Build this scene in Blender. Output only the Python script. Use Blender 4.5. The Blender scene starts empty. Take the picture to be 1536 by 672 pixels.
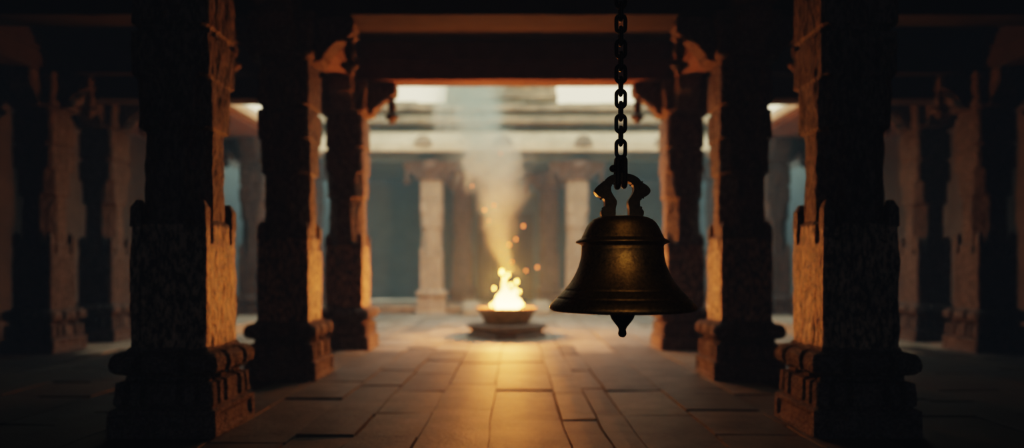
import bpy, bmesh, math, random
from mathutils import Vector, noise, Matrix
random.seed(7)
sc = bpy.context.scene
C = sc.collection
A = 2.75          # half width of the central aisle, metres
EYE = 1.5
F = 1035.0
def pt(px, py, Y):
    return ((px-772)*Y/F, EYE+(400-py)*Y/F)

# ------------------------------------------------------------------ materials
def newmat(name):
    m = bpy.data.materials.new(name); m.use_nodes = True
    nt = m.node_tree
    for n in list(nt.nodes): nt.nodes.remove(n)
    out = nt.nodes.new('ShaderNodeOutputMaterial')
    return m, nt, out
def N(nt, t, **kw):
    n = nt.nodes.new(t)
    for k, v in kw.items():
        if k in n.inputs: n.inputs[k].default_value = v
        else: setattr(n, k, v)
    return n
def stone(name, c1, c2, rough=0.85, bump=0.5, scale=6.0, stretch=0.45, spec=0.3, fine=70.0, bd=0.03, attr=False, speck=0.0):
    m, nt, out = newmat(name)
    L = nt.links.new
    b = nt.nodes.new('ShaderNodeBsdfPrincipled')
    tc = nt.nodes.new('ShaderNodeTexCoord')
    mp = nt.nodes.new('ShaderNodeMapping'); mp.inputs['Scale'].default_value = (1, 1, stretch)
    L(tc.outputs['Object'], mp.inputs['Vector'])
    n1 = N(nt, 'ShaderNodeTexNoise', Scale=scale, Detail=8.0, Roughness=0.65)
    n2 = N(nt, 'ShaderNodeTexNoise', Scale=fine, Detail=4.0, Roughness=0.7)
    n3 = N(nt, 'ShaderNodeTexNoise', Scale=scale*0.25, Detail=3.0)
    for n in (n1, n2, n3): L(mp.outputs['Vector'], n.inputs['Vector'])
    r = nt.nodes.new('ShaderNodeValToRGB')
    r.color_ramp.elements[0].position = 0.35; r.color_ramp.elements[0].color = (*c1, 1)
    r.color_ramp.elements[1].position = 0.68; r.color_ramp.elements[1].color = (*c2, 1)
    mx = N(nt, 'ShaderNodeMath', operation='ADD'); 
    s1 = N(nt, 'ShaderNodeMath', operation='MULTIPLY'); s1.inputs[1].default_value = 0.55
    s2 = N(nt, 'ShaderNodeMath', operation='MULTIPLY'); s2.inputs[1].default_value = 0.45
    L(n1.outputs['Fac'], s1.inputs[0]); L(n2.outputs['Fac'], s2.inputs[0])
    L(s1.outputs[0], mx.inputs[0]); L(s2.outputs[0], mx.inputs[1])
    mix = N(nt, 'ShaderNodeMix', data_type='FLOAT'); mix.inputs['Factor'].default_value = 0.35
    L(mx.outputs[0], mix.inputs[2]); L(n3.outputs['Fac'], mix.inputs[3])
    L(mix.outputs[0], r.inputs['Fac'])
    col = r.outputs['Color']
    if speck:
        r2 = nt.nodes.new('ShaderNodeValToRGB'); r2.color_ramp.elements[0].position = .46; r2.color_ramp.elements[1].position = .55
        r2.color_ramp.elements[0].color = (1-speck,)*3+(1,); r2.color_ramp.elements[1].color = (1.15, 1.15, 1.15, 1)
        L(n2.outputs['Fac'], r2.inputs['Fac'])
        ms = N(nt, 'ShaderNodeMix', data_type='RGBA', blend_type='MULTIPLY'); ms.inputs['Factor'].default_value = 1
        L(col, ms.inputs[6]); L(r2.outputs['Color'], ms.inputs[7]); col = ms.outputs[2]
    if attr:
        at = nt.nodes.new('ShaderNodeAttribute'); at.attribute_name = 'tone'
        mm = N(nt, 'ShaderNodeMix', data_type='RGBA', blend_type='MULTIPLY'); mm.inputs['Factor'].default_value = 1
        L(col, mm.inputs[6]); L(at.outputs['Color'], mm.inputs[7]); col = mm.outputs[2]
    L(col, b.inputs['Base Color'])
    b.inputs['Roughness'].default_value = rough
    b.inputs['Specular IOR Level'].default_value = spec
    bp = nt.nodes.new('ShaderNodeBump'); bp.inputs['Strength'].default_value = bump; bp.inputs['Distance'].default_value = bd
    L(mx.outputs[0], bp.inputs['Height']); L(bp.outputs['Normal'], b.inputs['Normal'])
    L(b.outputs[0], out.inputs['Surface'])
    return m
def metal(name, c1, c2, rough, bump=0.25, scale=60, metallic=1.0, r2=None):
    m, nt, out = newmat(name); L = nt.links.new
    b = nt.nodes.new('ShaderNodeBsdfPrincipled')
    tc = nt.nodes.new('ShaderNodeTexCoord')
    n1 = N(nt, 'ShaderNodeTexNoise', Scale=scale, Detail=6.0, Roughness=0.7)
    n0 = N(nt, 'ShaderNodeTexNoise', Scale=7.0, Detail=5.0)
    L(tc.outputs['Object'], n1.inputs['Vector']); L(tc.outputs['Object'], n0.inputs['Vector'])
    r = nt.nodes.new('ShaderNodeValToRGB')
    r.color_ramp.elements[0].position = 0.38; r.color_ramp.elements[0].color = (*c1, 1)
    r.color_ramp.elements[1].position = 0.65; r.color_ramp.elements[1].color = (*c2, 1)
    mx = N(nt, 'ShaderNodeMix', data_type='FLOAT'); mx.inputs['Factor'].default_value = 0.5
    L(n1.outputs['Fac'], mx.inputs[2]); L(n0.outputs['Fac'], mx.inputs[3])
    L(mx.outputs[0], r.inputs['Fac']); L(r.outputs['Color'], b.inputs['Base Color'])
    b.inputs['Metallic'].default_value = metallic
    mr = N(nt, 'ShaderNodeMapRange'); mr.inputs['To Min'].default_value = (r2 or rough+0.15); mr.inputs['To Max'].default_value = rough
    L(n0.outputs['Fac'], mr.inputs['Value']); L(mr.outputs[0], b.inputs['Roughness'])
    bp = nt.nodes.new('ShaderNodeBump'); bp.inputs['Strength'].default_value = bump; bp.inputs['Distance'].default_value = 0.004
    L(n1.outputs['Fac'], bp.inputs['Height']); L(bp.outputs['Normal'], b.inputs['Normal'])
    L(b.outputs[0], out.inputs['Surface'])
    return m
def emit(name, col, strength):
    m, nt, out = newmat(name)
    e = nt.nodes.new('ShaderNodeEmission'); e.inputs[0].default_value = (*col, 1); e.inputs[1].default_value = strength
    nt.links.new(e.outputs[0], out.inputs['Surface'])
    return m

M = {}
M['pillar'] = stone('granite', (.07, .05, .035), (.85, .52, .28), bump=1.0, scale=9, stretch=.4, fine=26, bd=.08, speck=.88, rough=.55, spec=.9)
M['upper'] = stone('dimmed_granite', (.045, .032, .025), (.27, .175, .115), bump=1.0, scale=9, stretch=.4, fine=30, bd=.06, rough=.65, spec=.6, speck=.6)  # darker granite for upper shafts: firelight falloff put into the colour
M['carved'] = stone('carved_granite', (.08, .06, .045), (.26, .19, .145), bump=.9, scale=10, stretch=1, fine=35, bd=.04, speck=.5)
M['outer'] = stone('shaded_granite', (.03, .026, .023), (.10, .083, .07), bump=.9, scale=8, stretch=.5, fine=30, bd=.04, speck=.4)  # darkened granite: dimness of outer and wing pillars is in the colour
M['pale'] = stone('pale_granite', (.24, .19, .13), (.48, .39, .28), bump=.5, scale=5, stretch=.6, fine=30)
M['beam'] = stone('beam_stone', (.10, .06, .045), (.22, .14, .10), bump=.5, scale=4, stretch=1)
M['lintel'] = stone('lintel_stone', (.08, .042, .03), (.17, .092, .065), bump=.5, scale=4, stretch=1)
M['ceiling'] = stone('unlit_ceiling', (.014, .012, .011), (.035, .028, .025), bump=.5, scale=3, stretch=1)  # near-black, so the unlit look of ceiling and beams is painted in
M['dark'] = stone('shadowed_wall', (.035, .035, .035), (.08, .075, .07), bump=.5, scale=3, stretch=1)
M['teal'] = stone('haze_tinted_stone', (.07, .12, .14), (.13, .20, .22), bump=.4, scale=2, stretch=1)  # bluish cast of skylit haze mixed into the stone colour
M['facade'] = stone('facade_stone', (.12, .115, .09), (.46, .39, .28), bump=.6, scale=3, stretch=1, fine=20)
M['eave'] = stone('eave_stone', (.32, .25, .16), (.64, .51, .34), bump=.4, scale=3, stretch=1, fine=20)
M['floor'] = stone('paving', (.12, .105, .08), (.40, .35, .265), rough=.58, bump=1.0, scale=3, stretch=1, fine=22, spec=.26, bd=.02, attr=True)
M['joint'] = stone('joint_soil', (.02, .016, .012), (.05, .04, .03), bump=.6, scale=8, stretch=1)
M['plinth'] = stone('hearth_stone', (.10, .08, .065), (.24, .19, .155), bump=.6, scale=8, stretch=1)
M['bowl'] = metal('blackened_bowl', (.10, .055, .035), (.22, .12, .07), .5, metallic=.35, scale=30)
M['bronze'] = metal('aged_bronze', (.07, .045, .02), (.32, .20, .075), .30, bump=.5, scale=55, r2=.56)
M['iron'] = metal('dark_iron', (.010, .009, .009), (.032, .024, .019), .42, bump=.5, scale=40, metallic=.9)
M['ember'] = emit('ember', (1.0, .28, .06), 6.0)
M['spark'] = emit('spark', (1.0, .20, .04), 6.0)
M['flameball'] = emit('flame_drop', (1.0, .42, .06), 40.0)
def flame_mat():
    m, nt, out = newmat('flame'); L = nt.links.new
    tc = nt.nodes.new('ShaderNodeTexCoord'); sp = nt.nodes.new('ShaderNodeSeparateXYZ')
    L(tc.outputs['Object'], sp.inputs[0])
    mr = N(nt, 'ShaderNodeMapRange'); mr.inputs['From Min'].default_value = 0; mr.inputs['From Max'].default_value = .9
    L(sp.outputs['Z'], mr.inputs['Value'])
    r = nt.nodes.new('ShaderNodeValToRGB')
    r.color_ramp.elements[0].color = (1.0, .55, .17, 1)
    r.color_ramp.elements[1].color = (1.0, .33, .04, 1)
    L(mr.outputs[0], r.inputs['Fac'])
    e = nt.nodes.new('ShaderNodeEmission')
    st = N(nt, 'ShaderNodeMapRange'); st.inputs['From Max'].default_value = .9
    st.inputs['To Min'].default_value = 26; st.inputs['To Max'].default_value = 7
    L(sp.outputs['Z'], st.inputs['Value'])
    L(st.outputs[0], e.inputs[1])
    L(r.outputs['Color'], e.inputs[0]); L(e.outputs[0], out.inputs['Surface'])
    return m
M['flame'] = flame_mat()

# ------------------------------------------------------------------ helpers
def link(name, bm, mat, parent=None, loc=None, smooth=False, mats=None):
    me = bpy.data.meshes.new(name)
    bmesh.ops.recalc_face_normals(bm, faces=bm.faces)
    bm.to_mesh(me); bm.free()
    for m in (mats or [mat]): me.materials.append(m)
    if smooth:
        for p in me.polygons: p.use_smooth = True
    o = bpy.data.objects.new(name, me); C.objects.link(o)
    if parent: o.parent = parent
    if loc is not None: o.location = loc
    return o
def thing(name, label, cat, loc=(0, 0, 0), group=None, rz=0):
    o = bpy.data.objects.new(name, None); C.objects.link(o)
    o.location = loc; o.rotation_euler = (0, 0, rz); o.empty_display_size = .2
    return tag(o, label, cat, group)
def tag(o, label=None, cat=None, group=None, kind=None):
    if label: o['label'] = label
    if cat: o['category'] = cat
    if group: o['group'] = group
    if kind or label: o['kind'] = kind or 'thing'
    return o
def struct(name, bm, mat, label=None, cat=None, smooth=False):
    o = link(name, bm, mat, smooth=smooth); o['kind'] = 'structure'
    tag(o, label, cat)
    return o
def copy_tree(o, parent=None):
    c = o.copy(); C.objects.link(c); c.parent = parent
    for ch in list(o.children): copy_tree(ch, c)
    return c
def box(bm, x0, x1, y0, y1, z0, z1, bev=0.0, jit=0.0):
    r = bmesh.ops.create_cube(bm, size=1.0)
    vs = r['verts']
    for v in vs:
        v.co = Vector((x0+(v.co.x+.5)*(x1-x0), y0+(v.co.y+.5)*(y1-y0), z0+(v.co.z+.5)*(z1-z0)))
        if jit: v.co += Vector([random.uniform(-jit, jit) for _ in range(3)])
    if bev:
        es = list({e for v in vs for e in v.link_edges})
        bmesh.ops.bevel(bm, geom=es, offset=bev, segments=1, affect='EDGES')
def slabbox(bm, x0, x1, y0, y1, z0, z1, step=.25, amp=.02, freq=2.0, seed=0):
    """a subdivided, weathered box"""
    nx = max(1, int((x1-x0)/step)); ny = max(1, int((y1-y0)/step)); nz = max(1, int((z1-z0)/step))
    nx, ny, nz = min(nx, 60), min(ny, 60), min(nz, 40)
    V = {}
    def g(i, j, k):
        key = (i, j, k)
        if key not in V:
            p = Vector((x0+(x1-x0)*i/nx, y0+(y1-y0)*j/ny, z0+(z1-z0)*k/nz))
            q = p*freq+Vector((seed, 0, 0))
            p = p+noise.noise_vector(q)*amp+noise.noise_vector(q*4)*amp*.4
            V[key] = bm.verts.new(p)
        return V[key]
    for i in range(nx):
        for j in range(ny):
            for k in (0, nz): bm.faces.new([g(i, j, k), g(i+1, j, k), g(i+1, j+1, k), g(i, j+1, k)])
    for i in range(nx):
        for k in range(nz):
            for j in (0, ny): bm.faces.new([g(i, j, k), g(i+1, j, k), g(i+1, j, k+1), g(i, j, k+1)])
    for j in range(ny):
        for k in range(nz):
            for i in (0, nx): bm.faces.new([g(i, j, k), g(i, j+1, k), g(i, j+1, k+1), g(i, j, k+1)])
def lathe(bm, prof, seg=48, c=(0, 0, 0)):
    rings = []
    for r, z in prof:
        if r < 1e-5: rings.append([bm.verts.new((c[0], c[1], c[2]+z))])
        else: rings.append([bm.verts.new((c[0]+r*math.cos(2*math.pi*i/seg), c[1]+r*math.sin(2*math.pi*i/seg), c[2]+z)) for i in range(seg)])
    for a, b in zip(rings, rings[1:]):
        for i in range(seg):
            j = (i+1) % seg
            if len(a) == 1 and len(b) == 1: continue
            if len(a) == 1: bm.faces.new([a[0], b[i], b[j]])
            elif len(b) == 1: bm.faces.new([a[i], a[j], b[0]])
            else: bm.faces.new([a[i], a[j], b[j], b[i]])
def catmull(pts, n=6, closed=False):
    out = []
    m = len(pts)
    rng = range(m if closed else m-1)
    for i in rng:
        p = [pts[(i+k) % m] if closed else pts[min(max(i+k, 0), m-1)] for k in (-1, 0, 1, 2)]
        for s in range(n):
            t = s/n
            out.append(tuple(.5*((2*p[1][d])+(-p[0][d]+p[2][d])*t+(2*p[0][d]-5*p[1][d]+4*p[2][d]-p[3][d])*t*t+(-p[0][d]+3*p[1][d]-3*p[2][d]+p[3][d])*t**3) for d in range(len(p[0]))))
    if not closed: out.append(tuple(pts[-1]))
    return out
def prism(bm, poly, d0, d1, axis='y', bev=0.0):
    """extrude a 2-D outline; axis is the extrusion direction"""
    def mk(u, v, d):
        return (u, d, v) if axis == 'y' else (d, u, v)
    a = [bm.verts.new(mk(u, v, d0)) for u, v in poly]; b = [bm.verts.new(mk(u, v, d1)) for u, v in poly]
    f0 = bm.faces.new(a); f1 = bm.faces.new(b[::-1])
    for i in range(len(poly)):
        j = (i+1) % len(poly); bm.faces.new([a[j], a[i], b[i], b[j]])
    if bev:
        es = list(set(list(f0.edges)+list(f1.edges)))
        bmesh.ops.bevel(bm, geom=es, offset=bev, segments=2, affect='EDGES', profile=.6)
    return f0, f1

# ------------------------------------------------------------------ pillar
S = .345
def sweep_square(bm, zs, fn, per=14, amp=.008, seed=0, cap=True):
    """stack of square-ish rings; fn(z,u,side) -> (half, chamfer)"""
    rings = []
    for z in zs:
        ring = []
        for side in range(4):
            for i in range(per):
                u = -1+2*i/per
                h, c, inset = fn(z, u, side)
                x, y = h, u*h
                lim = h*(2-c)
                if abs(x)+abs(y) > lim:
                    k = lim/(abs(x)+abs(y)); x *= k; y *= k
                x -= inset
                a = side*math.pi/2
                X = x*math.cos(a)-y*math.sin(a); Y = x*math.sin(a)+y*math.cos(a)
                p = Vector((X, Y, z))
                q = Vector((X*6, Y*6, z*3.0))+Vector((seed, seed, 0))
                d = noise.noise(q)*amp+noise.noise(q*3.3)*amp*.7
                n = Vector((X, Y, 0)).normalized()
                p += n*d
                ring.append(bm.verts.new(p))
        rings.append(ring)
    for a, b in zip(rings, rings[1:]):
        n = len(a)
        for i in range(n):
            j = (i+1) % n; bm.faces.new([a[i], a[j], b[j], b[i]])
    if cap:
        bm.faces.new(rings[0][::-1]); bm.faces.new(rings[-1])
def lerp_prof(prof, z):
    for (z0, *a), (z1, *b) in zip(prof, prof[1:]):
        if z0 <= z <= z1:
            t = (z-z0)/max(1e-6, z1-z0)
            return [p+(q-p)*t for p, q in zip(a, b)]
    return list(prof[-1][1:]) if z > prof[-1][0] else list(prof[0][1:])
def frange(a, b, s):
    n = max(1, round((b-a)/s)); return [a+(b-a)*i/n for i in range(n+1)]
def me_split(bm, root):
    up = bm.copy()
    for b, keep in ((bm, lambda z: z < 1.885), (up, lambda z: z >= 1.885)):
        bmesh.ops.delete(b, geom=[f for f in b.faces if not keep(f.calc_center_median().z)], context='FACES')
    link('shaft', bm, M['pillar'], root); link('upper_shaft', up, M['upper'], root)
def pillar_parts(root, hi=True):
    per = 22 if hi else 10
    # base
    bp = [(0, S+.135, .05), (.235, S+.13, .05), (.25, S+.085, .05), (.262, S+.07, .05), (.275, S+.10, .06), (.47, S+.09, .06), (.485, S+.03, .08), (.53, S+.025, .08),
          (.55, S+.09, .07), (.575, S+.125, .08), (.63, S+.14, .1), (.69, S+.13, .1), (.73, S+.09, .08), (.745, S+.02, .05), (.78, S, .04)]
    zs = sorted({round(b[0], 4) for b in bp} | {round(z, 4) for z in frange(0, .78, .03)})
    def fb(z, u, side):
        h, c = lerp_prof(bp, z)
        au = abs(u); ins = 0
        if .27 < z < .49 and (.30 < au < .42 or (.66 < au < .74)): ins = .07
        if .49 < z < .56 and .25 < au < .55: ins = -.04
        if .56 < z < .735 and .34 < au < .46: ins = .09
        if .04 < z < .20 and au < .8 and hi: ins = .018
        return h, c, ins
    bm = bmesh.new(); sweep_square(bm, zs, fb, per=per*2 if hi else 20, amp=.012); link('base', bm, M['carved'], root)
    # shaft
    sp = [(.76, S, .05), (1.88, S-.006, .05), (1.90, S-.012, .30), (1.93, S-.03, .60), (2.70, S-.035, .60), (2.74, S-.03, .60), (2.77, S-.012, .40), (3.20, S-.01, .36),
          (3.23, S, .14), (3.60, S, .12), (3.62, S-.02, .3), (3.66, S-.02, .3), (3.68, S, .12), (4.18, S-.005, .12), (4.2, S-.03, .2), (4.3, S-.03, .2)]
    zs = sorted({round(b[0], 4) for b in sp} | {round(z, 4) for z in frange(.76, 4.3, .05)})
    def fs(z, u, side):
        h, c = lerp_prof(sp, z); ins = 0
        au = abs(u)
        if 1.72 < z < 1.90 and .52 < au < .70: ins = .05
        return h, c, ins
    bm = bmesh.new(); sweep_square(bm, zs, fs, per=per*2 if hi else 20, amp=.016, seed=3)
    # upright corner horns above the square block
    for sx in (-1, 1):
        for sy in (-1, 1):
            for (ox, oy) in ((0, 0), ):
                cx, cy = sx*(S-.055), sy*(S-.055)
                b0 = [bm.verts.new((cx+dx*.05, cy+dy*.05, 1.86)) for dx, dy in ((-1, -1), (1, -1), (1, 1), (-1, 1))]
                b1 = [bm.verts.new((cx+dx*.046, cy+dy*.046, 2.03)) for dx, dy in ((-1, -1), (1, -1), (1, 1), (-1, 1))]
                b2 = [bm.verts.new((cx+dx*.022-sx*.01, cy+dy*.022-sy*.01, 2.10)) for dx, dy in ((-1, -1), (1, -1), (1, 1), (-1, 1))]
                for p, q in ((b0, b1), (b1, b2)):
                    for i in range(4): bm.faces.new([p[i], p[(i+1) % 4], q[(i+1) % 4], q[i]])
                bm.faces.new(b2)
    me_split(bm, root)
    # capital
    cp = [(4.28, S-.02, .1), (4.32, S+.05, .1), (4.38, S+.06, .1), (4.40, S+.03, .1), (4.48, S+.05, .08), (4.74, S+.075, .05), (4.76, S+.05, .05), (4.80, S+.09, .05), (4.88, S+.09, .05)]
    zs = [b[0] for b in cp]
    bm = bmesh.new(); sweep_square(bm, zs, lambda z, u, s: (*lerp_prof(cp, z), .02 if (4.41 < z < 4.73 and abs(u) < .75) else 0), per=20, amp=.006)
    link('capital', bm, M['carved'], root)
    # brackets: curved corbels; the ones across the aisle carry a lotus bud
    prof = [(S-.1, 4.28), (S+.10, 4.29), (S+.16, 4.33), (S+.14, 4.38), (S+.20, 4.42), (S+.26, 4.50), (S+.33, 4.57), (S+.42, 4.62), (S+.50, 4.64), (S+.56, 4.69), (S+.54, 4.74), (S+.57, 4.79), (S+.55, 4.88), (S-.1, 4.88)]
    prof_s = [(S-.1, 4.28), (S+.08, 4.30), (S+.12, 4.40), (S+.20, 4.52), (S+.30, 4.62), (S+.33, 4.70), (S+.34, 4.88), (S-.1, 4.88)]
    for k in range(4):
        pf = prof if k % 2 == 0 else prof_s
        w = .17 if k % 2 == 0 else .2
        bm = bmesh.new(); prism(bm, pf, -w, w, 'y', bev=.012)
        # raised rib along the face of the corbel
        prism(bm, [(u*.93+.02, 4.88-(4.88-z)*.8) for u, z in pf], -w-.02, w+.02, 'y')
        o = link('bracket', bm, M['carved'], root); o.rotation_euler = (0, 0, k*math.pi/2)
        if k % 2 == 0:
            bm = bmesh.new()
            lathe(bm, [(0, .0), (.05, 0), (.052, -.05), (.04, -.07), (.038, -.10), (.06, -.14), (.065, -.20), (.05, -.26), (.032, -.30), (.045, -.32), (.095, -.345), (.105, -.365), (.09, -.39), (.05, -.43), (.028, -.46), (.0, -.50)], 20)
            b = link('lotus_bud', bm, M['carved'], o, (S+.47, 0, 4.68), smooth=True); b.scale = (1.25, 1.25, 1.1)

pillar0 = thing('stone_pillar', '', 'pillar')
pillar_parts(pillar0)
used = [False]
def pillar(x, y, label, group, mat=None, rz=0.0):
    p = pillar0 if not used[0] else copy_tree(pillar0)
    used[0] = True
    p.location = (x, y, 0); p.rotation_euler = (0, 0, rz)
    p['kind'] = 'thing'; p['label'] = label; p['group'] = group; p['category'] = 'pillar'
    if mat:
        for ch in p.children:
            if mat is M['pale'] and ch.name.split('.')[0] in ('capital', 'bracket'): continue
            for o in [ch]+list(ch.children):
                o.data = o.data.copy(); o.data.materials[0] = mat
    return p
PX = A+S
R1, R2, R3 = 2.236*A+S, 3.34*A+S, 4.54*A+S
g = 'carved pillars lining the central aisle'
pillar(-PX, R1, 'massive dark pillar left of the aisle, nearest the viewer, with an orange firelit face', g)
pillar(PX, R1, 'massive dark pillar right of the aisle, nearest the viewer, right of the bell', g, rz=math.pi)
pillar(-PX, R2, 'middle pillar of the left aisle row, standing behind the nearest left one', g, rz=math.pi)
pillar(PX, R2, 'middle pillar of the right aisle row, between the bell and the nearest right pillar', g)
pillar(-PX, R3, 'brown pillar ending the left aisle row at the courtyard edge, carrying the lintel', g)
pillar(PX, R3, 'brown pillar directly behind the right side of the bell, ending the right row', g, rz=math.pi)
g = 'pillars of the dark outer aisles'
OX = 2.93*A+S
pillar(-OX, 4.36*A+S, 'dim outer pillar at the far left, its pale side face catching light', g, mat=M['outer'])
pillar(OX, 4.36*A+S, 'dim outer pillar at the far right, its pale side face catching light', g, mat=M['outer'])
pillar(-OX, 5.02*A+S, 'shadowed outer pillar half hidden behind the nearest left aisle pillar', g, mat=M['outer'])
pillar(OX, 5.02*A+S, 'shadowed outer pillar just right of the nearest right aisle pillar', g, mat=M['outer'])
g = 'pale pillars of the colonnade across the courtyard'
BY = 22.45
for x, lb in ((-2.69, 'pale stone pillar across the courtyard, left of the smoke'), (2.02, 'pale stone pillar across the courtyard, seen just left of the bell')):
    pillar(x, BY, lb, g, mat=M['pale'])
g2 = 'dim pillars inside the far colonnade'
for x, lb in ((-1.9, 'dim inner pillar of the far colonnade, left of the fire'), (1.25, 'dim inner pillar of the far colonnade, right of the fire')):
    pillar(x, 25.3, lb, g2, mat=M['carved'])
g3 = 'pillars of the courtyard side wings'
for x, y, lb in ((-6.97, 18.6, 'pale pillar of the left courtyard wing seen between the two nearer left pillars'),
                 (6.97, 18.6, 'pale pillar of the right courtyard wing seen between the two nearer right pillars'),
                 (-6.62, 22.45, 'corner pillar where the left wing meets the far colonnade'),
                 (6.62, 22.45, 'corner pillar where the right wing meets the far colonnade')):
    pillar(x, y, lb, g3, mat=M['outer'])

# ------------------------------------------------------------------ hall shell
HY = 13.2
def rowbeam(name, x0, x1, y0, y1, z0, z1, mat, label=None, cat=None):
    bm = bmesh.new(); slabbox(bm, x0, x1, y0, y1, z0, z1, step=.3, amp=.012, freq=1.7)
    return bm
bm = bmesh.new()
# lintel over the courtyard opening (fascia, moulding line, soffit)
slabbox(bm, -PX-.3, PX+.3, 12.49, 12.96, 4.885, 5.20, step=.3, amp=.01)
slabbox(bm, -PX-.3, PX+.3, 12.44, 12.96, 5.20, 5.25, step=.3, amp=.006)
slabbox(bm, -PX-.3, PX+.3, 12.52, 12.96, 5.25, 5.59, step=.3, amp=.01)
o = link('stone_lintel', bm, M['lintel']); tag(o, 'wide reddish brown stone lintel spanning the courtyard opening above the fire', 'lintel')
for sx, nm in ((-1, 'left'), (1, 'right')):
    bm = bmesh.new()
    xa, xb = sorted((sx*(PX+.3), sx*10.15))
    slabbox(bm, xa, xb, 12.06, 12.96, 4.885, 5.59, step=.3, amp=.01)
    slabbox(bm, xa, xb, 12.45, 12.92, 4.53, 4.90, step=.3, amp=.01)
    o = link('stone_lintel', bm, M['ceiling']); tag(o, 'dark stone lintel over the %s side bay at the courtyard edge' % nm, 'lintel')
    for X, nn in ((PX, 'aisle'), (OX, 'outer aisle')):
        bm = bmesh.new(); slabbox(bm, sx*X-.24, sx*X+.24, -3.9, 12.5, 4.885, 5.59, step=.3, amp=.01)
        slabbox(bm, sx*X-.28, sx*X+.28, -3.9, 12.5, 5.22, 5.27, step=.4, amp=.004)
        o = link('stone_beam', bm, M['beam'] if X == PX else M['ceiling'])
        tag(o, 'long stone beam running front to back over the %s %s pillars' % (nm, nn), 'beam', 'beams under the hall ceiling')
for Y, nn in ((R1, 'nearest'), (R2, 'middle')):
    bm = bmesh.new(); slabbox(bm, -10.15, 10.15, Y-.22, Y+.22, 4.9, 5.6, step=.4, amp=.01)
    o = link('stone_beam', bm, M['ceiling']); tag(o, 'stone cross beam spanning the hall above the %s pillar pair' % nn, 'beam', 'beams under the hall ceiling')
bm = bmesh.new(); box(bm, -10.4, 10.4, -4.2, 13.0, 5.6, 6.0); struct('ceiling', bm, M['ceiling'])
bm = bmesh.new(); box(bm, -10.6, -10.2, -4.2, 27, 0, 5.6); struct('wall_left', bm, M['dark'])
bm = bmesh.new(); box(bm, 10.2, 10.6, -4.2, 27, 0, 5.6); struct('wall_right', bm, M['dark'])
bm = bmesh.new(); box(bm, -10.4, 10.4, -4.4, -4.0, 0, 5.6); struct('wall_rear', bm, M['dark'])

# floor slabs: one continuous paving
bm = bmesh.new()
tone = bm.loops.layers.color.new('tone')
base_cols = [-.79, -.30*A+.05, -.085*A, .168*A, .296*A, .40*A]
xs = [-10.2]
x = -.85
left = []
while x > -10.0: left.append(x); x -= random.uniform(.5, .75)
xs = [-10.2]+left[::-1]+[-.235, .462, .82, 1.10]
x = 1.10
while x < 9.8:
    x += random.uniform(.5, .8); xs.append(min(x, 10.2))
if xs[-1] < 10.2: xs.append(10.2)
def slab(x0, x1, y0, y1, th=.06):
    gpx = random.choice((.004, .006, .009, .013)); gpy = random.choice((.004, .006, .012, .03)); dz = random.uniform(-.01, .01)
    tilt = random.uniform(-.004, .004)
    t = random.uniform(.78, 1.12); w = random.uniform(-.03, .03)
    ny = max(1, int((y1-y0)/.3)); nx = 2
    V = {}
    for i in range(nx+1):
        for j in range(ny+1):
            X = x0+gpx+(x1-x0-2*gpx)*i/nx; Y = y0+gpy+(y1-y0-2*gpy)*j/ny
            wob = Vector((X*1.3, Y*1.3, 0))
            X2 = X+noise.noise(wob)*.03; Y2 = Y+noise.noise(wob+Vector((9, 0, 0)))*.03
            edge = i in (0, nx) or j in (0, ny)
            V[i, j] = bm.verts.new((X2, Y2, dz+tilt*(i-1)-(.006 if edge else 0)+noise.noise(wob*2)*.004))
    fs = []
    for i in range(nx):
        for j in range(ny): fs.append(bm.faces.new([V[i, j], V[i+1, j], V[i+1, j+1], V[i, j+1]]))
    per = [(i, 0) for i in range(nx)]+[(nx, j) for j in range(ny)]+[(i, ny) for i in range(nx, 0, -1)]+[(0, j) for j in range(ny, 0, -1)]
    low = [bm.verts.new(V[k].co+Vector((0, 0, -th))) for k in per]
    for a in range(len(per)):
        b = (a+1) % len(per); fs.append(bm.faces.new([V[per[b]], V[per[a]], low[a], low[b]]))
    cx_, cy_ = (x0+x1)/2, (y0+y1)/2
    if cy_ < 12.6: t *= .72 if abs(cx_) < 3.2 else .40; w -= .012  # hall slabs toned down, side aisles most: indoor shade put in the colour
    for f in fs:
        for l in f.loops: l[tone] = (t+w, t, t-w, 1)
for x0, x1 in zip(xs, xs[1:]):
    y = -4 + random.uniform(0, 1)
    ys = [-4.0]
    while y < 27:
        ys.append(y); y += random.uniform(.9, 2.0)
    ys.append(27)
    for y0, y1 in zip(ys, ys[1:]):
        if y1-y0 > .05: slab(x0, x1, y0, y1)
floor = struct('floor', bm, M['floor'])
bm = bmesh.new(); box(bm, -10.4, 10.4, -4.2, 27.5, -.35, -.045); struct('trim_1', bm, M['joint'])

# ------------------------------------------------------------------ courtyard buildings
# raised platform of the far colonnade
bm = bmesh.new(); slabbox(bm, -9.7, 9.7, 22.25, 26.8, 0, .20, step=.5, amp=.01)
slabbox(bm, -9.7, 9.7, 22.15, 22.5, .16, .27, step=.4, amp=.015)
o = link('stone_platform', bm, M['facade']); tag(o, 'low stone platform carrying the colonnade across the courtyard', 'platform')
bm = bmesh.new(); slabbox(bm, -10.2, -1.5, 27.0, 27.4, .2, 5.2, step=1, amp=.02); slabbox(bm, .75, 10.2, 27.0, 27.4, .2, 5.2, step=1, amp=.02)
slabbox(bm, -1.5, .75, 27.0, 27.4, 3.6, 5.2, step=1, amp=.02)
for k in range(5): slabbox(bm, -10.2, -1.5, 26.9, 27.05, .5+k*.5, .62+k*.5, step=1.5, amp=.02); 
struct('wall_back', bm, M['teal'])
bm = bmesh.new(); box(bm, -1.55, .8, 27.5, 27.7, 0, 3.8)
for i in range(6): box(bm, -1.4+i*.36, -1.12+i*.36, 27.42, 27.52, .3, 3.5, .02)
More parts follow.
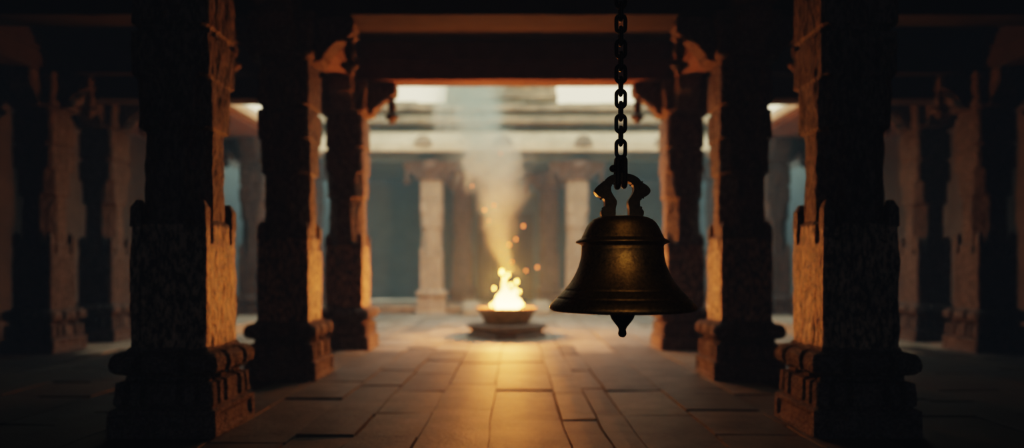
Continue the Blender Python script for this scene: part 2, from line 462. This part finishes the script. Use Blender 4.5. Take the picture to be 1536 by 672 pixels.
struct('door_1', bm, M['dark'])
# entablature across the courtyard
bm = bmesh.new(); slabbox(bm, -7.0, 7.0, 22.2, 26.9, 4.88, 5.15, step=.5, amp=.02)
slabbox(bm, -7.0, 7.0, 22.05, 22.6, 5.15, 5.6, step=.5, amp=.02)
o = link('stone_beam', bm, M['teal']); tag(o, 'bluish grey beam and roof slab resting on the far colonnade pillars', 'beam')
# eave: sloped slab with a thin drip edge
bm = bmesh.new()
prism(bm, [(21.55, 5.10), (21.55, 5.18), (21.62, 5.22), (21.72, 5.40), (21.95, 5.59), (22.3, 5.84), (22.6, 5.88), (22.6, 5.70), (22.2, 5.55), (21.75, 5.18)], -6.1, 6.1, 'x')
eave = link('stone_eave', bm, M['eave']); tag(eave, 'bright cream curved eave running across the far colonnade', 'eave')
for i in range(26):
    bm = bmesh.new()
for x in (635, 875, 755, 515, 995):
    X, Z = pt(x, 210, 21.75)
    bm = bmesh.new()
    pts = [(X+.30*math.cos(t), 5.30+.34*math.sin(t)) for t in [math.pi*k/12 for k in range(13)]]
    prism(bm, pts, 21.62, 22.0, 'y', bev=.02)
    pts = [(X+.17*math.cos(t), 5.32+.2*math.sin(t)) for t in [math.pi*k/12 for k in range(13)]]
    prism(bm, pts, 21.57, 21.64, 'y')
    link('arched_ornament', bm, M['facade'], eave)
# parapet storey
bm = bmesh.new()
slabbox(bm, -7.5, 7.5, 23.1, 23.6, 5.6, 6.2, step=.5, amp=.02)
slabbox(bm, -7.5, 7.5, 22.35, 23.4, 6.17, 6.32, step=.3, amp=.03)
slabbox(bm, -7.5, 7.5, 22.5, 23.4, 6.30, 6.44, step=.3, amp=.02)
slabbox(bm, -7.5, 7.5, 22.95, 23.5, 6.44, 6.62, step=.4, amp=.03)
slabbox(bm, -7.5, 7.5, 22.55, 23.6, 6.62, 6.80, step=.3, amp=.04)
x = -7.5
while x < 7.4:
    w = random.uniform(.6, 1.5); h = random.uniform(.06, .13)
    slabbox(bm, x, min(x+w, 7.5), 22.8+random.uniform(-.1, .1), 23.5, 6.78, 6.82+h, step=.4, amp=.02); x += w+.02
o = link('parapet', bm, M['facade']); tag(o, 'weathered stepped stone parapet above the bright far eave', 'parapet')
# stepped tower base in the middle
bm = bmesh.new()
z = 6.99; x0, x1 = -2.3, 1.45; y0 = 22.9; k = 0
while z < 9.8:
    h = random.choice((.12, .16, .22, .28)); ins = random.uniform(-.12, .12)
    xx = x0
    while xx < x1-.05:
        w = random.uniform(.5, 1.6); xe = min(xx+w, x1)
        slabbox(bm, xx, xe-.015, y0+ins+random.uniform(-.05, .07), 25.0, z, z+h-.01, step=.4, amp=.03, seed=k); xx = xe
    z += h; k += 1; x0 += .02; x1 -= .02; y0 += .02
o = link('gate_tower', bm, M['facade']); tag(o, 'weathered stepped masonry tower rising behind the parapet between two sky patches', 'tower')

# side wings
for sx, nm in ((-1, 'left'), (1, 'right')):
    bm = bmesh.new()
    x0, x1 = sorted((sx*6.35, sx*9.85))
    slabbox(bm, x0, x1, 12.96, 22.1, 4.90, 5.3, step=.6, amp=.02)
    o = link('wing_roof', bm, M['beam']); tag(o, 'dark roof slab over the %s courtyard wing' % nm, 'roof')
    bm = bmesh.new()
    pf = [(sx*6.12, 4.98), (sx*6.12, 5.12), (sx*6.3, 5.3), (sx*6.7, 5.55), (sx*7.1, 5.6), (sx*7.1, 5.3), (sx*6.5, 5.05)]
    prism(bm, pf, 13.0, 22.0, 'y')
    o = link('stone_eave', bm, M['eave']); tag(o, 'cream eave edge along the %s courtyard wing' % nm, 'eave')
    bm = bmesh.new(); slabbox(bm, *sorted((sx*9.9, sx*10.25)), 13.0, 27, 0, 5, step=1, amp=.03)
    for f in bm.faces: f.material_index = 1 if f.calc_center_median().y < 19.5 else 0  # near stretch gets the dark material, painting its shade onto the wall
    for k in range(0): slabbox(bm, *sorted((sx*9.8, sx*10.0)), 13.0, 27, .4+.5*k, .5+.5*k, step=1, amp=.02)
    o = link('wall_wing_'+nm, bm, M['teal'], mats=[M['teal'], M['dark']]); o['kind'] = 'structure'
    bm = bmesh.new(); slabbox(bm, *sorted((sx*6.1, sx*7.2)), 14.6, 22.1, 0, .22, step=.5, amp=.015)
    o = link('stone_platform', bm, M['facade']); tag(o, 'low stone kerb platform along the %s courtyard wing' % nm, 'platform')
# stones flanking the stair behind the bowl
for px, lb in ((706, 'pale sloping stair stone behind the left side of the fire bowl'), (812, 'pale sloping stair stone behind the right side of the fire bowl')):
    X = (px-772)*21.6/F
    bm = bmesh.new()
    prism(bm, [(21.4, 0), (21.4, .14), (21.75, .36), (22.15, .42), (22.2, 0)], X-.26, X+.26, 'x', bev=.03)
    o = link('stair_stone', bm, M['facade']); tag(o, lb, 'stair stone', 'stones flanking the far stair')
    bm = None
bm = bmesh.new(); X0 = (730-772)*21.6/F; X1 = (795-772)*21.6/F
box(bm, X0, X1, 21.5, 22.2, 0, .09, .015); box(bm, X0, X1, 21.85, 22.2, .09, .18, .015)
o = link('stair', bm, M['facade']); tag(o, 'two low stone steps up to the far platform, behind the bowl', 'steps')

# ------------------------------------------------------------------ fire altar
FX, FY = -.17, 14.85
alt = thing('fire_altar', 'low angular moulded stone altar under the fire bowl in the courtyard', 'altar', (FX, FY, 0))
def octo(R, t, z):
    pts = []
    for k in range(4):
        a = k*math.pi/2
        for s in (-1, 1):
            x, y = R-t, s*t
            pts.append((x*math.cos(a)-y*math.sin(a), x*math.sin(a)+y*math.cos(a), z))
    return pts
def loft(bm, rings):
    R = [[bm.verts.new(p) for p in r] for r in rings]
    for a, b in zip(R, R[1:]):
        n = len(a)
        for i in range(n): bm.faces.new([a[i], a[(i+1) % n], b[(i+1) % n], b[i]])
    bm.faces.new(R[0][::-1]); bm.faces.new(R[-1])
bm = bmesh.new()
loft(bm, [octo(1.06, .22, 0), octo(1.06, .22, .06), octo(1.00, .21, .08), octo(.95, .2, .15), octo(.98, .2, .19)])
link('pedestal', bm, M['plinth'], alt)
bm = bmesh.new(); loft(bm, [octo(.98, .2, .19), octo(1.06, .22, .215), octo(1.07, .22, .265), octo(1.03, .21, .28)])
link('top_slab', bm, M['plinth'], alt)
bowl = thing('fire_bowl', 'wide shallow dark metal fire bowl standing on the stone altar', 'bowl', (FX, FY, .28))
bm = bmesh.new()
lathe(bm, [(0, 0), (.44, 0), (.47, .02), (.50, .08), (.57, .20), (.62, .28), (.66, .30), (.68, .325), (.665, .345), (.62, .335), (.56, .27), (.50, .22), (.30, .20), (0, .2)], 56)
link('basin', bm, M['bowl'], bowl, smooth=True)
bm = bmesh.new(); lathe(bm, [(.0, .31), (.2, .31), (.42, .27), (.54, .25), (.54, .2), (0, .2)], 32)
for v in bm.verts: v.co.z += noise.noise(v.co*9)*.04
link('ember_bed', bm, M['ember'], bowl)
# flames
fire = thing('fire', 'bright yellow orange fire blazing in the bowl', 'fire', (FX, FY, .60))
def tongue(bm, cx, cy, h, r, lean, seed):
    seg = 14; n = 12; rings = []
    for k in range(n+1):
        t = k/n
        rr = r*(math.sin(math.pi*min(1, t*.85+.22)))**.8*(1-t)**.35 if t < 1 else 0
        ox = cx+lean*t*t+.05*math.sin(t*7+seed)*t; oy = cy+.04*math.cos(t*6+seed)*t
        if t == 1: rings.append([bm.verts.new((ox, oy, h))])
        else: rings.append([bm.verts.new((ox+rr*math.cos(a)*(1+.15*math.sin(3*a+seed+4*t)), oy+rr*math.sin(a), h*t)) for a in [2*math.pi*i/seg for i in range(seg)]])
    for a, b in zip(rings, rings[1:]):
        for i in range(seg):
            j = (i+1) % seg
            bm.faces.new([a[i], a[j], b[0]] if len(b) == 1 else [a[i], a[j], b[j], b[i]])
    bm.faces.new(rings[0][::-1])
for i, (cx, cy, h, r, ln) in enumerate(((0, 0, .78, .11, -.05), (-.10, .05, .50, .09, -.03), (.12, -.02, .56, .09, .05), (.22, .06, .30, .08, .05), (-.18, -.04, .26, .08, -.03), (.05, -.12, .44, .10, .03), (-.05, .12, .64, .08, -.02))):
    bm = bmesh.new(); tongue(bm, cx, cy, h, r, ln, i*1.7)
    link('flame_tongue', bm, M['flame'], fire, smooth=True)
def ball(bm, x, y, z, r): bmesh.ops.create_icosphere(bm, subdivisions=2, radius=r, matrix=Matrix.Translation((x, y, z)))
for px, py, r in ((753, 409, .075), (762, 413, .05), (775, 423, .055), (772, 443, .05), (738, 458, .055), (783, 458, .055), (741, 433, .04), (779, 438, .045), (757, 419, .06), (774, 434, .035), (746, 445, .04), (766, 428, .05)):
    X, Z = pt(px, py, FY)
    bm = bmesh.new(); ball(bm, X-FX, random.uniform(-.1, .1), Z-.60, r*.55)
    for v in bm.verts: v.co.z += max(0, v.co.z-(Z-.60))*.8
    link('flame_lick', bm, M['flameball'], fire, smooth=True)
# sparks
for px, py, r, lb in ((727, 315, .022, 'small orange spark left of the smoke, level with the bell yoke foot'), (741, 308, .019, 'spark just right of and above the leftmost pair'),
        (785, 339, .026, 'large orange spark right of the smoke, highest on the right side'), (774, 359, .025, 'upper spark of the close pair above the fire'),
        (764, 367, .026, 'lower spark of the close pair above the fire'), (768, 393, .018, 'faint spark just above the flame tip'),
        (789, 406, .022, 'spark right of the flame tip, nearer the fire'), (806, 401, .025, 'rightmost spark, out beyond the flame tip'),
        (708, 279, .016, 'faint spark high in the left of the smoke'), (751, 230, .014, 'faintest and topmost spark, in front of the far eave'),
        (733, 331, .012, 'dim spark inside the smoke below the left pair')):
    X, Z = pt(px, py, FY)
    bm = bmesh.new(); ball(bm, 0, 0, 0, r)
    for v in bm.verts: v.co.z *= 1.3
    o = link('flying_spark', bm, M['spark'], None, (X, FY, Z), smooth=True); tag(o, lb, 'spark', 'sparks flying above the fire')
# smoke
def smoke():
    m, nt, out = newmat('smoke'); L = nt.links.new
    tc = nt.nodes.new('ShaderNodeTexCoord'); sp = nt.nodes.new('ShaderNodeSeparateXYZ'); L(tc.outputs['Object'], sp.inputs[0])
    def math_(op, a, b=None, c=None):
        n = nt.nodes.new('ShaderNodeMath'); n.operation = op
        for i, v in enumerate((a, b, c)):
            if v is None: continue
            if isinstance(v, (int, float)): n.inputs[i].default_value = v
            else: L(v, n.inputs[i])
        return n.outputs[0]
    cv = nt.nodes.new('ShaderNodeFloatCurve')       # drift of the axis, height 0..6 -> 0..1
    zz = math_('DIVIDE', sp.outputs['Z'], 6.0)
    L(zz, cv.inputs['Value'])
    c = cv.mapping.curves[0]
    # value = (x+2)/3
    def xv(x): return (x+2)/3
    P = [(0, 0.08), (.1, -.12), (.19, -.2), (.41, -.36), (.575, -.8), (.7, -.98), (1, -1.1)]
    c.points[0].location = (P[0][0], xv(P[0][1])); c.points[1].location = (P[-1][0], xv(P[-1][1]))
    for p in P[1:-1]: c.points.new(p[0], xv(p[1]))
    cv.mapping.update()
    drift = math_('MULTIPLY_ADD', cv.outputs[0], 3.0, -2.0)
    wv = nt.nodes.new('ShaderNodeFloatCurve'); L(zz, wv.inputs['Value'])
    c = wv.mapping.curves[0]
    P = [(0, .24), (.1, .34), (.2, .50), (.36, .85), (.55, .95), (.75, .98), (1, 1.0)]
    c.points[0].location = P[0]; c.points[1].location = P[-1]
    for p in P[1:-1]: c.points.new(*p)
    wv.mapping.update()
    n = N(nt, 'ShaderNodeTexNoise', Scale=1.5, Detail=6.0, Roughness=.6, Distortion=1.0)
    mp = nt.nodes.new('ShaderNodeMapping'); mp.inputs['Scale'].default_value = (1, 1, .7); L(tc.outputs['Object'], mp.inputs[0]); L(mp.outputs[0], n.inputs['Vector'])
    dx = math_('DIVIDE', math_('SUBTRACT', sp.outputs['X'], drift), wv.outputs[0])
    dy = math_('DIVIDE', sp.outputs['Y'], math_('MULTIPLY', wv.outputs[0], .8))
    r = math_('SQRT', math_('ADD', math_('MULTIPLY', dx, dx), math_('MULTIPLY', dy, dy)))
    r = math_('ADD', r, math_('MULTIPLY_ADD', n.outputs['Fac'], 3.0, -1.5))
    mr = N(nt, 'ShaderNodeMapRange', interpolation_type='SMOOTHSTEP'); mr.inputs['From Min'].default_value = 1.0; mr.inputs['From Max'].default_value = .15
    L(r, mr.inputs['Value'])
    nr = N(nt, 'ShaderNodeMapRange'); nr.inputs['From Min'].default_value = .35; nr.inputs['From Max'].default_value = .65; nr.inputs['To Min'].default_value = .25
    L(n.outputs['Fac'], nr.inputs['Value'])
    fade = N(nt, 'ShaderNodeMapRange'); fade.inputs['From Min'].default_value = 0; fade.inputs['From Max'].default_value = 2.2; fade.inputs['To Min'].default_value = .08; L(sp.outputs['Z'], fade.inputs['Value'])
    dens = math_('MULTIPLY', math_('MULTIPLY', mr.outputs[0], nr.outputs[0]), math_('MULTIPLY', fade.outputs[0], SMOKE_D))
    v = nt.nodes.new('ShaderNodeVolumePrincipled')
    v.inputs['Color'].default_value = (.74, .88, .78, 1)
    v.inputs['Anisotropy'].default_value = .2
    L(dens, v.inputs['Density'])
    v.inputs['Emission Color'].default_value = (.40, .55, .44, 1)  # greenish self-glow stands in for skylight on the smoke
    L(math_('MULTIPLY', dens, SMOKE_E), v.inputs['Emission Strength'])
    L(v.outputs[0], out.inputs['Volume'])
    return m
SMOKE_D = 3.0; SMOKE_E = .22
bm = bmesh.new()
rings = []
for k in range(19):
    z = .0+k*.33; t = k/18
    cx = [0.03, -.12, -.25, -.7, -1.1][min(4, int(t*4))]
    tt = t*4-int(t*4) if t < 1 else 0
    nxt = [0.03, -.12, -.25, -.7, -1.1, -1.1][min(5, int(t*4)+1)]
    cx = cx+(nxt-cx)*tt
    w = .45+1.5*min(1, t*2.0)
    rings.append([(cx+w*math.cos(a), w*.75*math.sin(a), z) for a in [2*math.pi*i/20 for i in range(20)]])
loft(bm, rings)
o = link('smoke_plume', bm, smoke(), None, (FX, FY, 1.35), smooth=True)
tag(o, 'pale grey green smoke rising from the fire and drifting left', 'smoke', kind='stuff')

def haze(name, dens, col, em, estr, x0, x1, y0, y1, z0, z1, label):
    m, nt, out = newmat(name)
    v = nt.nodes.new('ShaderNodeVolumePrincipled')
    v.inputs['Color'].default_value = (*col, 1); v.inputs['Density'].default_value = dens
    v.inputs['Emission Color'].default_value = (*em, 1); v.inputs['Emission Strength'].default_value = estr  # slight self-glow added to the haze to lift the dark areas
    v.inputs['Anisotropy'].default_value = .3
    nt.links.new(v.outputs[0], out.inputs['Volume'])
    bm = bmesh.new(); box(bm, x0, x1, y0, y1, z0, z1)
    o = link(name, bm, m); tag(o, label, 'haze', kind='stuff')
haze('courtyard_haze', .0075, (.50, .85, 1.0), (.20, .60, .75), .0011, -9.75, 9.75, 13.0, 26.8, .01, 5.55, 'thin blue grey haze of smoke hanging in the courtyard')
haze('hall_haze', .0018, (.6, .8, 1.0), (.38, .60, .85), .0006, -10.1, 10.1, -3.9, 12.95, .01, 5.55, 'faint haze hanging in the dark pillared hall')
# ------------------------------------------------------------------ bell
BX, BYY = (933.5-772)*4.0/F, 4.0
PXM = 4.0/F
def bz(yz): return EYE+(400-(250+yz/2.488))*PXM        # heights from the measured bell outline
def br(rz): return rz/2.488*PXM
bell = thing('temple_bell', 'large dark aged bronze temple bell hanging in front of the courtyard', 'bell', (BX, BYY, bz(535)))
z0 = bz(535)
outer = [(0, 186), (60, 186), (92, 190), (112, 199), (124, 211), (134, 226), (141, 242), (146, 254), (150, 259), (151, 263), (152, 266), (157, 270), (169, 276), (174, 281), (173, 285), (164, 288), (156, 291),
         (152, 295), (151.5, 303), (153, 305), (152, 309), (153, 330), (157, 350), (163, 372), (171, 392), (182, 414), (195, 434), (209, 451), (213.5, 456), (213.5, 459), (217, 460.5), (226, 470), (236, 480), (242, 485.5), (242, 489), (246, 490), (256, 500), (265, 510), (271, 519), (272.5, 525), (270, 531), (262, 536)]
inner = [(250, 535), (236, 520), (215, 490), (185, 450), (160, 410), (146, 370), (138, 310), (130, 260), (100, 215), (0, 205)]
prof = [(br(r), bz(y)-z0) for r, y in outer+inner]
bm = bmesh.new(); lathe(bm, prof, 96); link('bell_body', bm, M['bronze'], bell, smooth=True)
# clapper
bm = bmesh.new()
cl = [(0, 300), (8, 300), (8, 520), (20, 530), (40, 545), (45, 556), (45, 570), (40, 582), (28, 598), (17, 612), (13, 622), (15, 628), (16, 636), (13, 644), (7, 649), (0, 650)]
lathe(bm, [(br(r), bz(y-13)-z0) for r, y in cl], 32); o = link('clapper', bm, M['iron'], bell, (0, 0, 0), smooth=True)
# yoke (omega shaped crown), outline measured on a 4.477x crop at (870,190)
def yk(x, y): return ((870+x/4.477-933.0)*PXM, EYE+(400-(190+y/4.477))*PXM-z0)
outl = [(275, 318), (235, 322), (200, 333), (170, 352), (150, 378), (120, 395), (98, 418), (90, 436), (102, 456), (122, 472), (146, 480), (160, 500), (162, 525), (158, 548), (140, 562), (135, 582), (142, 605), (143, 625)]
inl = [(230, 625), (232, 590), (233, 550), (240, 520), (238, 498), (220, 470), (204, 440), (202, 412), (212, 388), (235, 374), (262, 366), (275, 365)]
left_o = catmull(outl, 4); left_i = catmull(inl, 4)
half = left_o+left_i
mirror = lambda p: (550-p[0]+6, p[1])
full = left_o+left_i+[mirror(p) for p in left_i[::-1]][1:]+[mirror(p) for p in left_o[::-1]][:-1]
bm = bmesh.new()
poly = [yk(*p) for p in full]
prism(bm, poly, -.035, .035, 'y', bev=.009)
bmesh.ops.triangulate(bm, faces=[f for f in bm.faces if len(f.verts) > 8])
link('yoke', bm, M['iron'], bell)
bm = bmesh.new(); lathe(bm, [(0, bz(184)-z0), (br(34), bz(184)-z0), (br(40), bz(187)-z0), (br(42), bz(192)-z0), (0, bz(192)-z0)], 40)
link('crown_disc', bm, M['iron'], bell, smooth=False)

# chain: shackle + links
def link_mesh(bm, Li, W, d, c, rz=0, seg=10, n=28):
    """stadium-shaped link, Li inner length, W inner width, d wire diameter"""
    rad = (W+d)/2; st = max(0, (Li+d)/2-rad)
    path = []
    for k in range(n):
        a = 2*math.pi*k/n
        x = rad*math.cos(a); z = rad*math.sin(a)+(st if math.sin(a) >= 0 else -st)
        path.append((x, z))
    rings = []
    for k in range(n):
        x, z = path[k]; xn, zn = path[(k+1) % n]; xp, zp = path[k-1]
        t = Vector((xn-xp, 0, zn-zp)).normalized(); nn = Vector((t.z, 0, -t.x)); bb = Vector((0, 1, 0))
        ring = []
        for s in range(seg):
            a = 2*math.pi*s/seg
            p = Vector((x, 0, z))+nn*math.cos(a)*d/2+bb*math.sin(a)*d/2
            p = Vector((p.x*math.cos(rz)-p.y*math.sin(rz), p.x*math.sin(rz)+p.y*math.cos(rz), p.z))
            ring.append(bm.verts.new(p+Vector(c)))
        rings.append(ring)
    for k in range(n):
        a, b = rings[k], rings[(k+1) % n]
        for s in range(seg): bm.faces.new([a[s], a[(s+1) % seg], b[(s+1) % seg], b[s]])
CX = (931.2-772)*PXM
ztop = lambda y: EYE+(400-y)*PXM
pitch = 18.7*PXM; wire = 6.0*PXM
chain = thing('iron_chain', 'dark iron chain of oval links holding up the bronze bell', 'chain', (CX, BYY, ztop(284)))
zc0 = ztop(223)-ztop(284)
me = {}
for par in (0, 1):
    bm = bmesh.new(); link_mesh(bm, pitch+.004, 7.6*PXM, wire, (0, 0, 0), rz=par*math.pi/2)
    tmp = link('chain_link', bm, M['iron'], chain, (0, 0, 0), smooth=True); me[par] = tmp
k = 0; z = zc0
while z+ztop(284) < 5.55:
    if k < 2: o = me[k]
    else: o = me[k % 2].copy(); C.objects.link(o); o.parent = chain
    o.location = (0, 0, z); z += pitch; k += 1
# shackle: long side-on loop with pin, through the yoke
bm = bmesh.new()
link_mesh(bm, 32*PXM, 5*PXM, 9.0*PXM, (-5.2*PXM, 0, ztop(260)-ztop(284)), rz=math.pi/2)
link_mesh(bm, 32*PXM, 5*PXM, 8.5*PXM, (5.0*PXM, 0, ztop(259)-ztop(284)), rz=math.pi/2)
bmesh.ops.create_cone(bm, cap_ends=True, segments=14, radius1=6*PXM, radius2=6*PXM, depth=12*PXM, matrix=Matrix.Translation((0, 0, ztop(239)-ztop(284))) @ Matrix.Rotation(math.pi/2, 4, 'Y'))
link('shackle', bm, M['iron'], chain, smooth=True)
bm = bmesh.new(); 
bmesh.ops.create_cone(bm, cap_ends=True, segments=12, radius1=5*PXM, radius2=5*PXM, depth=16*PXM, matrix=Matrix.Translation((-.016, 0, ztop(252)-ztop(284))) @ Matrix.Rotation(math.pi/2, 4, 'Y'))
bmesh.ops.create_uvsphere(bm, u_segments=12, v_segments=8, radius=5.6*PXM, matrix=Matrix.Translation((-.045, 0, ztop(253)-ztop(284))))
link('shackle_pin', bm, M['iron'], chain, smooth=True)
bm = bmesh.new(); lathe(bm, [(0, .14), (.12, .14), (.12, .11), (.03, .1), (.03, 0), (0, 0)], 24)
link('ceiling_hook', bm, M['iron'], chain, (0, 0, 5.48-ztop(284)), smooth=False)

# ------------------------------------------------------------------ light
w = bpy.data.worlds.new('dusk'); sc.world = w; w.use_nodes = True
nt = w.node_tree; bg = nt.nodes['Background']
tc = nt.nodes.new('ShaderNodeTexCoord'); sp = nt.nodes.new('ShaderNodeSeparateXYZ'); nt.links.new(tc.outputs['Generated'], sp.inputs[0])
r = nt.nodes.new('ShaderNodeValToRGB'); nt.links.new(sp.outputs['Z'], r.inputs[0])
e = r.color_ramp.elements
e[0].position = 0; e[0].color = (1.6, 1.35, .85, 1)
e[1].position = 1; e[1].color = (2.7, 2.9, 2.7, 1)
x = e.new(.33); x.color = (1.8, 1.6, 1.05, 1)
x = e.new(.6); x.color = (1.7, 1.75, 1.5, 1)
nt.links.new(r.outputs[0], bg.inputs[0]); bg.inputs[1].default_value = 1.3

def lamp(name, kind, loc, energy, color, **kw):
    l = bpy.data.lights.new(name, kind); l.energy = energy; l.color = color
    for k, v in kw.items(): setattr(l, k, v)
    o = bpy.data.objects.new(name, l); C.objects.link(o); o.location = loc
    return o
lamp('fire_light', 'POINT', (FX, FY, 1.05), 2900, (1.0, .28, .045), shadow_soft_size=.22)
def aim(o, t): o.rotation_euler = (Vector(t)-o.location).to_track_quat('-Z', 'Y').to_euler()
o = lamp('lamp_on_bell', 'SPOT', (.35, .3, 2.6), 130, (1.0, .66, .25), shadow_soft_size=.22, spot_size=math.radians(16), spot_blend=.6)
aim(o, (BX, BYY, bz(400)))

o = lamp('shadow_fill', 'AREA', (0, -3.6, 2.6), 28, (.42, .62, 1.0), shape='RECTANGLE', size=14, size_y=4)  # unseen cool fill added behind the camera to lift dark pillar fronts
o.rotation_euler = (math.pi/2, 0, 0)
o = lamp('bell_dome_fill', 'SPOT', (.5, 2.2, 4.6), 20, (1.0, .66, .28), shadow_soft_size=.2, spot_size=math.radians(16), spot_blend=.6)  # unseen spot added to put a highlight on the bell dome
aim(o, (BX, BYY, bz(240)))
# ------------------------------------------------------------------ camera
cam = bpy.data.cameras.new('camera'); co = bpy.data.objects.new('camera', cam); C.objects.link(co)
co.location = (0, 0, EYE); co.rotation_euler = (math.pi/2, 0, 0)
cam.sensor_width = 36; cam.lens = 36*F/1536
cam.shift_y = 64/1536; cam.shift_x = -4/1536
cam.dof.use_dof = True; cam.dof.focus_distance = 4.2; cam.dof.aperture_fstop = .47
cam.clip_end = 200
sc.camera = co
sc.view_settings.view_transform = 'Filmic'
try: sc.view_settings.look = 'Medium High Contrast'
except Exception: pass
sc.view_settings.exposure = -.25
sc.cycles.volume_bounces = 0
sc.cycles.max_bounces = 6; sc.cycles.diffuse_bounces = 4
sc.cycles.volume_step_rate = 2.0
sc.cycles.sample_clamp_indirect = 4.0
